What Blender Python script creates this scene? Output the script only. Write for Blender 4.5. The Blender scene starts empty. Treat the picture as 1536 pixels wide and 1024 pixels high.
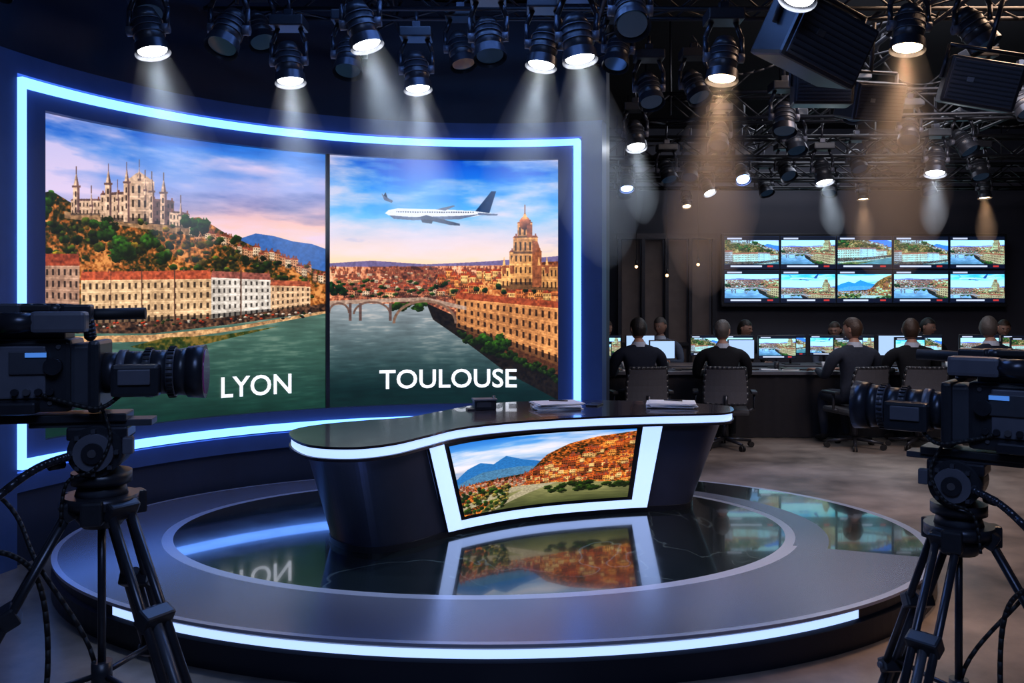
import bpy, bmesh, math, random
import numpy as np
from mathutils import Vector, Matrix, Euler
random.seed(7)
scene=bpy.context.scene
COL=scene.collection
try:
    scene.view_settings.view_transform='Standard'
    scene.view_settings.look='None'
except Exception: pass

# ------------------------------------------------------------------ materials
def mat(name,col,rough=.5,metal=0,em=None,es=0,noise=0,nscale=20,bump=0,coat=0,spec=.5):
    m=bpy.data.materials.new(name); m.use_nodes=True
    nt=m.node_tree; p=nt.nodes['Principled BSDF']
    p.inputs['Base Color'].default_value=(*col,1); p.inputs['Roughness'].default_value=rough
    p.inputs['Metallic'].default_value=metal; p.inputs['Coat Weight'].default_value=coat
    p.inputs['Specular IOR Level'].default_value=spec
    if em: p.inputs['Emission Color'].default_value=(*em,1); p.inputs['Emission Strength'].default_value=es
    if noise or bump:
        tc=nt.nodes.new('ShaderNodeTexCoord'); n=nt.nodes.new('ShaderNodeTexNoise')
        n.inputs['Scale'].default_value=nscale; n.inputs['Detail'].default_value=5
        nt.links.new(tc.outputs['Object'],n.inputs['Vector'])
        if noise:
            mx=nt.nodes.new('ShaderNodeMix'); mx.data_type='RGBA'
            mx.inputs['A'].default_value=(*[c*(1-noise) for c in col],1)
            mx.inputs['B'].default_value=(*[min(1,c*(1+noise)) for c in col],1)
            nt.links.new(n.outputs['Fac'],mx.inputs['Factor']); nt.links.new(mx.outputs['Result'],p.inputs['Base Color'])
        if bump:
            b=nt.nodes.new('ShaderNodeBump'); b.inputs['Strength'].default_value=bump; b.inputs['Distance'].default_value=.01
            nt.links.new(n.outputs['Fac'],b.inputs['Height']); nt.links.new(b.outputs['Normal'],p.inputs['Normal'])
    return m
BLACK=mat('black_plastic',(.020,.022,.028),.34,0,noise=.3,nscale=60)
BLACKM=mat('black_metal',(.045,.048,.06),.3,.6,noise=.3,nscale=30)
TRUSSM=mat('truss_black_paint',(.012,.013,.017),.4,.3,noise=.3,nscale=30)
RUBBER=mat('rubber',(.008,.008,.009),.6)
GREYP=mat('grey_plastic',(.095,.10,.125),.36,noise=.2)
DGREY=mat('dark_grey',(.055,.06,.075),.38,.2,noise=.2)
CHROME=mat('satin_metal',(.35,.36,.4),.3,.9)
NAVY=mat('set_wall_navy',(.008,.017,.042),.5,.1,noise=.35,nscale=3)
FRAME=mat('set_frame',(.03,.07,.20),.45,.1,noise=.2,nscale=6)
BEZEL=mat('screen_bezel',(.035,.06,.14),.45,.1)
BLUE=mat('blue_led',(.1,.3,.8),.4,0,(.12,.31,1.0),3.8)
WHITEB=mat('white_led',(.7,.85,1),.4,0,(.36,.52,1.0),1.5)
DESKTOP=mat('desk_top_gloss',(.035,.03,.04),.18,.3,coat=.5)
DESKB=mat('desk_body_metal',(.12,.14,.22),.34,.75,noise=.2,nscale=4)
SILVER=mat('stage_satin',(.22,.24,.34),.27,.72,noise=.12,nscale=3)
RIM=mat('stage_rim',(.48,.52,.68),.28,.6)
STAGES=mat('stage_side',(.015,.02,.035),.35,.4)
CLOTH=mat('black_cloth',(.011,.011,.016),.9,noise=.3)
PAPER=mat('paper',(.75,.77,.8),.6)
CEIL=mat('ceiling_black',(.004,.004,.006),.9,noise=.3)
WALLD=mat('studio_wall',(.02,.02,.026),.7,noise=.3,nscale=2)
WALLB=mat('news_wall',(.045,.046,.065),.6,noise=.2,nscale=2)
WOOD=mat('warm_panel',(.13,.10,.09),.45,noise=.4,nscale=5)
SKIN=mat('skin',(.38,.21,.15),.5,noise=.1)
SUIT=mat('suit_navy',(.008,.012,.025),.8,noise=.3,nscale=40,spec=.2)
SUIT2=mat('suit_black',(.006,.007,.010),.85,noise=.3,nscale=40,spec=.2)
SUIT3=mat('suit_slate',(.022,.028,.045),.8,noise=.3,nscale=40,spec=.2)
SUIT4=mat('shirt_grey_blue',(.08,.10,.15),.8,noise=.3,nscale=40,spec=.2)
SHIRT=mat('shirt',(.4,.45,.55),.7)
HAIRS=[mat('hair_dark',(.010,.008,.006),.5,bump=.5,nscale=90),mat('hair_brown',(.035,.017,.009),.5,bump=.5,nscale=90),
       mat('hair_grey',(.07,.06,.055),.5,bump=.5,nscale=90)]
EYE=mat('eye_white',(.8,.8,.8),.2); IRIS=mat('iris',(.03,.02,.01),.2); LIP=mat('lips',(.30,.12,.10),.5)
SEAT=mat('chair_fabric',(.04,.042,.05),.8,noise=.3,nscale=80)
CHB=mat('chair_back_mesh',(.06,.062,.075),.7,noise=.3,nscale=120)
GLASSP=mat('lens_glass',(.02,.01,.05),.05,.2,(.25,.05,.35),.15,coat=1)  # violet glint is put into the glass as faint emission
LW=mat('lamp_white',(1,1,1),.3,0,(.93,.96,1),22)
LWARM=mat('lamp_warm',(1,.8,.6),.3,0,(1,.66,.38),14)
LBLUE=mat('lamp_blue',(.4,.5,1),.3,0,(.25,.42,1),16)
LOFF=mat('lamp_off_glass',(.02,.03,.05),.08,.3,(.05,.12,.25),.08)  # faint blue glow put into the unlit glass as emission
BULB=mat('bulb_warm',(1,.8,.5),.3,0,(1,.55,.25),4)
STATUS=mat('status_led',(.1,.4,1),.3,0,(.1,.3,.8),.5)
GREEN=mat('status_green',(.1,1,.3),.3,0,(.1,1,.3),.7)

def marble():
    m=mat('black_marble',(.008,.01,.012),.06,0,coat=.6,spec=.8); nt=m.node_tree; p=nt.nodes['Principled BSDF']
    tc=nt.nodes.new('ShaderNodeTexCoord')
    n=nt.nodes.new('ShaderNodeTexNoise'); n.inputs['Scale'].default_value=.9; n.inputs['Detail'].default_value=4; n.inputs['Distortion'].default_value=.6
    nt.links.new(tc.outputs['Object'],n.inputs['Vector'])
    ma=nt.nodes.new('ShaderNodeMath'); ma.operation='SUBTRACT'; ma.inputs[1].default_value=.5
    ab=nt.nodes.new('ShaderNodeMath'); ab.operation='ABSOLUTE'
    nt.links.new(n.outputs['Fac'],ma.inputs[0]); nt.links.new(ma.outputs[0],ab.inputs[0])
    r=nt.nodes.new('ShaderNodeValToRGB'); r.color_ramp.elements[0].color=(.05,.075,.08,1); r.color_ramp.elements[1].position=.004
    r.color_ramp.elements[1].color=(.006,.010,.012,1)
    nt.links.new(ab.outputs[0],r.inputs[0]); nt.links.new(r.outputs[0],p.inputs['Base Color'])
    n2=nt.nodes.new('ShaderNodeTexNoise'); n2.inputs['Scale'].default_value=5; n2.inputs['Detail'].default_value=6
    nt.links.new(tc.outputs['Object'],n2.inputs['Vector'])
    mr=nt.nodes.new('ShaderNodeMapRange'); mr.inputs['To Min'].default_value=.05; mr.inputs['To Max'].default_value=.18
    nt.links.new(n2.outputs['Fac'],mr.inputs['Value']); nt.links.new(mr.outputs['Result'],p.inputs['Roughness'])
    return m
MARBLE=marble()
def concrete():
    m=mat('concrete_floor',(.1,.1,.1),.32); nt=m.node_tree; p=nt.nodes['Principled BSDF']
    tc=nt.nodes.new('ShaderNodeTexCoord')
    n=nt.nodes.new('ShaderNodeTexNoise'); n.inputs['Scale'].default_value=1.1; n.inputs['Detail'].default_value=9; n.inputs['Roughness'].default_value=.65
    nt.links.new(tc.outputs['Object'],n.inputs['Vector'])
    r=nt.nodes.new('ShaderNodeValToRGB'); r.color_ramp.elements[0].position=.35; r.color_ramp.elements[0].color=(.075,.064,.058,1)
    r.color_ramp.elements[1].position=.7; r.color_ramp.elements[1].color=(.34,.28,.24,1)
    nt.links.new(n.outputs['Fac'],r.inputs[0]); nt.links.new(r.outputs[0],p.inputs['Base Color'])
    mr=nt.nodes.new('ShaderNodeMapRange'); mr.inputs['To Min'].default_value=.2; mr.inputs['To Max'].default_value=.45
    nt.links.new(n.outputs['Fac'],mr.inputs['Value']); nt.links.new(mr.outputs['Result'],p.inputs['Roughness'])
    return m
CONC=concrete()

# ------------------------------------------------------------------ procedural pictures for the screens
def vn(H,W,ny,nx,rng):
    g=rng.random((ny+2,nx+2)); y=np.linspace(0,ny,H,endpoint=False); x=np.linspace(0,nx,W,endpoint=False)
    yi=y.astype(int); xi=x.astype(int); fy=y-yi; fx=x-xi; fy=(fy*fy*(3-2*fy))[:,None]; fx=(fx*fx*(3-2*fx))[None,:]
    a=g[yi][:,xi]; b=g[yi][:,xi+1]; c=g[yi+1][:,xi]; d=g[yi+1][:,xi+1]
    return (a*(1-fx)+b*fx)*(1-fy)+(c*(1-fx)+d*fx)*fy
def fbm(H,W,ny,nx,o,seed):
    rng=np.random.default_rng(seed); r=np.zeros((H,W)); a=1; t=0
    for i in range(o):
        r+=a*vn(H,W,ny*2**i,nx*2**i,rng); t+=a; a*=.55
    return r/t
def ramp(v,ks):
    out=np.zeros(v.shape+(3,)); xs=[k[0] for k in ks]
    for c in range(3): out[...,c]=np.interp(v,xs,[k[1][c] for k in ks])
    return out
class Art:
    def __init__(s,W,H,x0,x1,top,bot,k=0,c=0,seed=1):
        u=(np.arange(W)+.5)/W; t=u+k*u*(1-u); s.x=x0+t*(x1-x0)
        T=top[0]+(top[1]-top[0])*t+c*4*t*(1-t); Bt=bot[0]+(bot[1]-bot[0])*t-c*3*t*(1-t)
        v=((np.arange(H)+.5)/H)[:,None]; s.Y=T[None,:]+v*(Bt-T)[None,:]; s.X=np.broadcast_to(s.x[None,:],(H,W))
        s.W=W; s.H=H; s.img=np.zeros((H,W,3))
        s.n1=fbm(H,W,9,9,6,seed); s.n2=fbm(H,W,110,110,2,seed+1); s.ns=fbm(H,W,120,16,3,seed+2); s.nc=fbm(H,W,9,2,7,seed+3)
    def sl(s,a,b):
        i=int(np.searchsorted(s.x,a)); j=int(np.searchsorted(s.x,b)); return slice(max(0,i-1),min(s.W,j+1))
    def paint(s,sl,m,col,vary=0):
        col=np.array(col,float); A=s.img[:,sl]
        if col.ndim==1:
            f=1+vary*2*(s.n2[:,sl][m]-.5); A[m]=col[None,:]*f[:,None]
        else: A[m]=col[m]
    def inside(s,pts,sl):
        X=s.X[:,sl];Y=s.Y[:,sl]; ins=np.zeros(X.shape,bool); n=len(pts)
        for i in range(n):
            xi,yi=pts[i]; xj,yj=pts[i-1]
            if yi==yj: continue
            ins^=((yi>Y)!=(yj>Y))&(X<(xj-xi)*(Y-yi)/(yj-yi)+xi)
        return ins
    def poly(s,pts,col,vary=.3):
        sl=s.sl(min(p[0] for p in pts),max(p[0] for p in pts)); s.paint(sl,s.inside(pts,sl),col,vary)
    def polyf(s,pts,fn):
        sl=s.sl(min(p[0] for p in pts),max(p[0] for p in pts)); m=s.inside(pts,sl); c=fn(s,sl); s.img[:,sl][m]=c[m]
    def ell(s,cx,cy,rx,ry,col,vary=.6,rag=.9):
        sl=s.sl(cx-rx*1.5,cx+rx*1.5); X=s.X[:,sl];Y=s.Y[:,sl]
        d=((X-cx)/rx)**2+((Y-cy)/ry)**2; m=d<1+rag*2*(s.n2[:,sl]-.5)
        sh=np.clip(1.05-.6*((Y-cy)/ry+.4*(X-cx)/rx),.3,1.8)
        c=np.array(col)[None,None,:]*(sh*(1+vary*2*(s.n2[:,sl]-.5)))[...,None]
        s.img[:,sl][m]=c[m]
    def fac(s,x0,x1,t0,t1,b0,b1,col,nx,ny,roof=8,rc=(.55,.28,.2),win=.35):
        s.poly([(x0-1,t0),(x0+1.5,t0-roof),(x1-1.5,t1-roof),(x1+1,t1)],rc,.4)
        for ch in np.linspace(x0+3,x1-4,max(2,nx//3)): 
            f=(ch-x0)/(x1-x0); yy=t0+(t1-t0)*f-roof; s.poly([(ch,yy+2),(ch,yy-3),(ch+2,yy-3),(ch+2,yy+2)],(.5,.3,.24),.2)
        sl=s.sl(x0,x1); X=s.X[:,sl];Y=s.Y[:,sl]; u=(X-x0)/(x1-x0); t=t0+(t1-t0)*u; b=b0+(b1-b0)*u; v=(Y-t)/(b-t)
        m=(u>=0)&(u<=1)&(v>=0)&(v<=1); sh=.9+.45*(s.n2[:,sl]-.5)+.5*(s.n1[:,sl]-.5)
        c=np.array(col)[None,None,:]*sh[...,None]
        fu=(u*nx)%1; fv=(v*ny)%1
        w=(fu>.3)&(fu<.66)&(fv>.28)&(fv<.80)
        c=np.where(w[...,None],c*win,c)
        ln=(fv<.09); c=np.where(ln[...,None],c*1.15,c); c=np.where((v>.86)[...,None],c*.55,c)
        s.img[:,sl][m]=c[m]
    def finish(s,sat=1.1,con=.35):
        im=s.img; p=np.pad(im,((1,1),(1,1),(0,0)),'edge')
        bl=(p[:-2,1:-1]+p[2:,1:-1]+p[1:-1,:-2]+p[1:-1,2:]+2*im)/6
        im=np.clip(bl,0,1); im=im*(1-con)+con*(im*im*(3-2*im))
        l=im.mean(2,keepdims=True); s.img=np.clip(l+(im-l)*sat,0,1)
    def save(s,name):
        s.finish(); return save_img(s.img,name)
def save_img(a,name):
    H,W=a.shape[:2]; im=bpy.data.images.new(name,W,H); o=np.ones((H,W,4),np.float32)
    o[...,:3]=np.clip(a,0,1)[::-1]; im.pixels.foreach_set(o.ravel()); im.update(); im.pack(); return im
def screen_mat(name,im,st=1.0):
    m=bpy.data.materials.new(name); m.use_nodes=True; nt=m.node_tree; p=nt.nodes['Principled BSDF']
    t=nt.nodes.new('ShaderNodeTexImage'); t.image=im; t.extension='EXTEND'
    p.inputs['Base Color'].default_value=(.005,.005,.006,1); p.inputs['Roughness'].default_value=.4
    nt.links.new(t.outputs['Color'],p.inputs['Emission Color']); p.inputs['Emission Strength'].default_value=st
    return m
def sky(a,ks,dark,light,amt=.9,dk=.6):
    c=ramp(a.Y,ks); n=np.clip((a.nc-.48)*4.5,0,1)[...,None]*amt; c=c*(1-n)+np.array(light)*n
    n=np.clip((.45-a.nc)*4.5,0,1)[...,None]*dk; c=c*(1-n)+np.array(dark)*n; a.img[:]=c
def ground(cols):
    def f(a,sl):
        n=a.n1[:,sl]*.55+a.n2[:,sl]*.45; return ramp(n,[(.3,cols[0]),(.45,cols[1]),(.55,cols[2]),(.68,cols[3])])
    return f
def water(c0,c1,hl,y0,y1):
    def f(a,sl):
        Y=a.Y[:,sl]; t=np.clip((Y-y0)/(y1-y0),0,1)[...,None]; c=np.array(c0)*(1-t)+np.array(c1)*t
        n=(a.ns[:,sl]*.5+a.n1[:,sl]*.5)[...,None]; c=c*(.72+.56*n); h=np.clip((n-.55)*3,0,1)*(1-t)**1.5*.8; return c*(1-h)+np.array(hl)*h
    return f
rg=random.Random(5)
# Lyon
a=Art(880,1000,55,488,(165,232),(660,611),.088,8,3)
sky(a,[(165,(.08,.30,.64)),(225,(.24,.48,.80)),(285,(.60,.64,.84)),(335,(.93,.74,.72)),(390,(1,.84,.70))],(.18,.30,.56),(.90,.80,.90),.8)
a.poly([(360,358),(385,350),(412,354),(440,362),(468,366),(490,374),(490,420),(360,420)],(.28,.42,.64),.10)
GR=[(.08,.10,.05),(.22,.22,.09),(.56,.34,.17),(.84,.58,.36)]
a.polyf([(55,290),(75,285),(100,300),(130,318),(180,322),(230,335),(300,325),(340,350),(400,378),(450,398),(490,408),(490,500),(55,500)],ground(GR))
a.poly([(95,316),(160,324),(270,338),(345,356),(345,364),(270,350),(160,335),(95,326)],(.58,.46,.35),.4)
ST=(.84,.70,.60); SD=(.42,.33,.32)
a.fac(105,150,300,300,322,322,ST,8,2,3,SD); a.fac(150,205,292,290,330,333,ST,9,3,4,SD); a.fac(186,232,272,272,334,336,ST,5,3,0,SD)
a.poly([(186,272),(209,256),(232,272)],ST,.2); a.ell(209,262,3,3,SD)
a.fac(228,262,300,303,335,338,SD,6,3,3,SD); a.fac(255,285,318,322,340,343,ST,6,2,3,SD)
for tx,ty,tb,w in [(113,256,318,5),(162,252,330,5),(190,250,332,4.5),(228,264,334,4),(246,266,336,5),(209,246,262,2),(272,300,330,3),(136,285,318,2.5),(176,276,318,2.5),(218,262,300,2)]:
    a.poly([(tx-w,tb),(tx-w,ty+22),(tx+w,ty+22),(tx+w,tb)],ST,.3); a.poly([(tx+w*.3,tb),(tx+w*.3,ty+22),(tx+w,ty+22),(tx+w,tb)],SD,.3)
    a.poly([(tx-w*.85,ty+22),(tx,ty),(tx+w*.85,ty+22)],ST,.3); a.poly([(tx+w*.1,ty+22),(tx,ty),(tx+w*.85,ty+22)],SD,.3); a.poly([(tx-.6,ty+4),(tx-.6,ty-8),(tx+.6,ty-8),(tx+.6,ty+4)],SD,0)
    a.poly([(tx-w*1.3,ty+24),(tx-w*1.3,ty+21),(tx+w*1.3,ty+21),(tx+w*1.3,ty+24)],SD,.2)
    for yy in (30,42,54): a.poly([(tx-w*.4,ty+yy+8),(tx-w*.4,ty+yy),(tx+w*.1,ty+yy),(tx+w*.1,ty+yy+8)],(.22,.17,.17),.2)
for i in range(26):
    x=285+i*8; y=338+(x-285)*.36+rg.uniform(-4,6); a.fac(x,x+rg.uniform(6,11),y,y+1,y+rg.uniform(9,15),y+14,(.78,.58,.45) if i%3 else (.9,.78,.66),3,3,3)
for i in range(150):
    x=rg.uniform(57,470); y0=328+max(0,(x-230))*.30; y=rg.uniform(y0,y0+64)
    r=rg.uniform(3,9)*(1-(x-55)/900); a.ell(x,y,r*1.2,r*.9,rg.choice([(.13,.18,.07),(.20,.23,.09),(.09,.13,.05),(.3,.25,.09)]))
for x,y,r in [(68,300,14),(64,318,10),(160,345,15),(186,372,20),(225,362,14),(298,340,16),(285,330,12),(140,336,10),(250,385,12),(355,360,8)]:
    for k in range(5): a.ell(x+rg.uniform(-r,r)*.6,y+rg.uniform(-r,r)*.5,r*.6,r*.55,(.12,.20,.07))
a.fac(55,118,398,398,484,490,(.70,.56,.48),7,5,18,(.55,.28,.2)); a.fac(120,318,420,418,490,480,(.92,.76,.60),20,4,13,(.66,.34,.24))
a.fac(318,407,416,420,480,470,(.88,.83,.78),11,5,10,(.55,.34,.3)); a.fac(407,466,428,430,470,460,(.88,.72,.58),8,4,8,(.62,.35,.26))
for x in (165,212,262,362): a.poly([(x,404),(x,488),(x+1.5,488),(x+1.5,404)],(.35,.25,.2),.2)
a.poly([(55,488),(320,478),(490,455),(490,470),(300,500),(55,512)],(.30,.22,.17),1.0)
a.polyf([(55,500),(230,500),(350,486),(490,466),(490,662),(55,662)],water((.34,.44,.40),(.06,.20,.17),(.66,.66,.60),480,640))
a.poly([(55,506),(230,502),(350,490),(488,466),(488,470),(350,496),(240,512),(55,516)],(.74,.58,.43),.4)
a.polyf([(195,520),(250,506),(330,503),(420,489),(400,494),(310,516),(235,528)],ground([(.1,.16,.05),(.2,.26,.1),(.35,.33,.15),(.5,.42,.22)]))
for i in range(90):
    x=rg.uniform(60,470); y=494-(x-55)*.055+rg.uniform(-4,4); a.ell(x,y,2.5,1.6,rg.choice([(.1,.1,.1),(.6,.55,.5),(.12,.17,.07),(.5,.2,.12)]),.2,.1)
LYON=a.save('lyon_picture'); lyon_arr=a.img.copy()
# Toulouse
a=Art(760,860,497,838,(234,241),(611,604),0,0,11)
sky(a,[(234,(.03,.30,.70)),(280,(.15,.52,.88)),(325,(.48,.72,.92)),(360,(.88,.82,.86)),(395,(1,.84,.70))],(.10,.42,.80),(.95,.86,.90),.75,.5)
a.poly([(497,396),(560,391),(640,396),(720,392),(838,384),(838,410),(497,410)],(.46,.42,.56),.15)
a.polyf([(497,401),(838,396),(838,520),(497,455)],ground([(.30,.19,.17),(.58,.36,.28),(.85,.55,.42),(.95,.76,.62)]))
for i in range(330):
    x=rg.uniform(498,830); t=rg.random()**.8; y=402+t*38; w=2.5+t*7
    a.fac(x,x+w,y,y,y+2+t*6,y+2+t*6,rg.choice([(.93,.72,.55),(.82,.54,.42),(.95,.82,.7),(.6,.4,.34)]),3,1 if t<.5 else 2,1+t*3,rg.choice([(.75,.36,.24),(.62,.3,.22),(.5,.25,.2)]))
for i in range(45): a.ell(rg.uniform(500,720),rg.uniform(420,446),4,2.2,(.14,.20,.09))
for k in range(9): a.ell(500+rg.uniform(0,20),434+rg.uniform(-7,7),6,5,(.08,.16,.08))
a.polyf([(690,430),(730,405),(770,395),(838,392),(838,540),(700,490)],ground([(.3,.17,.1),(.55,.32,.18),(.78,.48,.29),(.9,.68,.46)]))
for i in range(60):
    x=rg.uniform(655,828); y=rg.uniform(405,440); w=rg.uniform(6,13); a.fac(x,x+w,y,y,y+12,y+12,rg.choice([(.92,.62,.38),(.8,.48,.3),(.96,.75,.5)]),4,2,4,(.62,.28,.17))
for i in range(18): a.ell(rg.uniform(650,835),rg.uniform(408,440),4,4,(.10,.16,.06))
T1=(.93,.68,.45); T2=(.55,.34,.23)
a.fac(752,836,402,400,432,436,T1,14,2,4,T2); a.fac(764,812,378,378,430,430,T1,7,3,3,T2); a.fac(770,806,356,356,380,380,T1,5,1,3,T2)
a.fac(776,798,334,334,356,356,T1,3,1,2,T2); a.ell(787,334,8,10,T2,.2,.1); a.poly([(783,328),(787,316),(791,328)],T1,.2); a.poly([(786.3,320),(786.3,306),(787.7,306),(787.7,320)],T2,0)
a.poly([(798,430),(798,360),(806,362),(812,380),(812,430)],T2,.3); a.poly([(790,356),(790,336),(798,336),(798,356)],T2,.3)
for tx in (756,768,808,820): a.poly([(tx-3,402),(tx,384),(tx+3,402)],T1,.3); a.poly([(tx-3,410),(tx-3,398),(tx+3,398),(tx+3,410)],T2,.3)
a.polyf([(497,452),(560,456),(640,458),(700,492),(760,520),(838,552),(838,612),(497,612)],water((.64,.66,.68),(.06,.17,.17),(.98,.84,.76),450,585))
a.poly([(640,455),(690,478),(838,545),(838,600),(760,560),(700,515),(650,480)],(.12,.10,.08),.6)
a.fac(684,838,448,462,492,548,(.86,.60,.40),16,4,10,(.58,.30,.2)); a.poly([(700,497),(838,548),(838,562),(700,507)],(.34,.22,.15),.4)
for i in range(50): 
    x=690+i*3; y=503+(x-690)*.40+rg.uniform(-4,9); a.ell(x,y,5,4,(.10,.15,.05))
for k in range(12): a.ell(742+rg.uniform(-18,18),514+rg.uniform(-9,9),8,6,(.12,.20,.06))
for k in range(12): a.ell(612+rg.uniform(-24,24),461+rg.uniform(-4,4),7,4,(.14,.22,.07))
def arch(cx,y,rx,ry,w,c):
    p=[(cx+rx*math.cos(t),y-ry*math.sin(t)) for t in np.linspace(0,math.pi,18)]; q=[(cx+(rx-w)*math.cos(t),y-(ry-w)*math.sin(t)) for t in np.linspace(math.pi,0,18)]
    a.poly(p+q,c,.2)
a.poly([(497,452),(560,449),(640,446),(700,460),(700,466),(640,452),(560,455),(497,459)],(.66,.56,.50),.25)
arch(512,470,16,16,3,(.45,.36,.32)); arch(560,472,28,20,3,(.45,.36,.32)); arch(638,486,48,36,4,(.5,.4,.34))
for x in (528,543,587): a.poly([(x-2,482),(x-2,455),(x+2,455),(x+2,482)],(.4,.32,.3),.2)
PW=(.93,.94,.97); PS=(.42,.46,.55)
a.poly([(579,319),(584,314),(598,311),(660,312),(720,315),(738,318),(725,321),(690,326),(620,328),(592,326)],PW,.05)
a.poly([(585,322),(620,324),(690,322),(725,319),(690,327),(620,329),(592,327)],PS,.1)
a.poly([(713,315),(737,285),(744,285),(734,318)],(.12,.24,.38),.1); a.poly([(716,317),(747,320),(745,322),(718,321)],PS,.1)
a.poly([(640,321),(690,334),(690,337),(676,336),(626,325)],(.30,.34,.42),.1); a.poly([(632,327),(650,329),(648,334),(634,332)],(.25,.28,.34),.1)
a.poly([(655,312),(680,306),(683,307),(668,314)],PS,.1)
sl=a.sl(596,712); m=(abs(a.Y[:,sl]-316.5)<.8)&((a.X[:,sl]*.28)%1>.45); a.paint(sl,m,(.2,.25,.35))
a.poly([(574,289),(580,294),(591,300),(589,303),(578,299)],PS,.1); a.poly([(577,292),(580,287),(583,296)],(.2,.26,.35),.1)
TOUL=a.save('toulouse_picture'); toul_arr=a.img.copy()
# desk screen picture
a=Art(700,330,0,300,(0,0),(130,130),0,0,21)
sky(a,[(0,(.22,.50,.82)),(30,(.62,.76,.92)),(60,(.98,.86,.82))],(.25,.48,.75),(.95,.92,.96))
a.poly([(0,62),(30,48),(60,40),(85,46),(110,34),(140,44),(170,50),(200,45),(240,50),(240,80),(0,80)],(.22,.46,.68),.12)
a.poly([(0,72),(60,58),(130,56),(180,60),(180,86),(0,86)],(.34,.50,.62),.2)
a.polyf([(0,78),(150,70),(180,40),(215,22),(250,12),(300,4),(300,130),(0,130)],ground([(.09,.11,.05),(.32,.22,.10),(.70,.36,.17),(.95,.6,.3)]))
for i in range(170):
    x=rg.uniform(120,296); top=76-(x-130)*.42 if x>130 else 76; y=rg.uniform(max(6,top),95); w=rg.uniform(6,13); a.fac(x,x+w,y,y-1,y+7,y+7,rg.choice([(.98,.66,.36),(.85,.46,.24),(1,.80,.54),(.5,.28,.16)]),4,2,3,(.66,.28,.13))
for i in range(60): a.fac(x:=rg.uniform(0,140),x+6,y:=rg.uniform(76,92),y,y+4,y+4,(.85,.7,.6),3,1,2,(.66,.34,.24))
a.polyf([(40,130),(90,100),(190,92),(300,100),(300,130)],water((.60,.58,.42),(.30,.32,.20),(.9,.8,.6),90,130))
a.poly([(0,112),(120,92),(200,92),(70,130),(58,130),(140,98),(0,122)],(.66,.62,.52),.2)
for i in range(110): a.ell(rg.uniform(0,110),rg.uniform(86,128),5,3,rg.choice([(.16,.24,.08),(.10,.16,.06),(.4,.36,.2)]))
for i in range(30): a.ell(rg.uniform(180,300),rg.uniform(96,110),7,4,(.12,.17,.06))
DESKP=a.save('desk_picture'); desk_arr=a.img.copy()
def feed(seed,src,x0,y0,w,h):
    r=np.random.default_rng(seed); H,W=src.shape[:2]
    ys=(np.linspace(y0,y0+h,110)*H).astype(int).clip(0,H-1); xs=(np.linspace(x0,x0+w,190)*W).astype(int).clip(0,W-1)
    im=src[ys][:,xs].copy(); im=np.clip(im*1.2+.06,0,1)*np.array([.66,.95,1.25])
    im[:12]=(.04,.07,.14); im[96:]=(.05,.08,.16)
    im[3:9,8:60]=(.7,.75,.85); im[100:106,20:20+int(r.integers(60,120))]=(.75,.8,.9); im[100:106,150:170]=(.7,.2,.2)
    return save_img(im,'feed_%d'%seed)
FE=[screen_mat('feed_mat_%d'%i,feed(i,s,*q),1.4) for i,(s,q) in enumerate([
  (lyon_arr,(.0,.2,.95,.55)),(desk_arr,(.05,.0,.75,.9)),(toul_arr,(.0,.25,1,.6)),(toul_arr,(.0,.3,.7,.5)),(lyon_arr,(.3,.3,.7,.5)),(toul_arr,(.1,.05,.9,.7))])]

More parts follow.
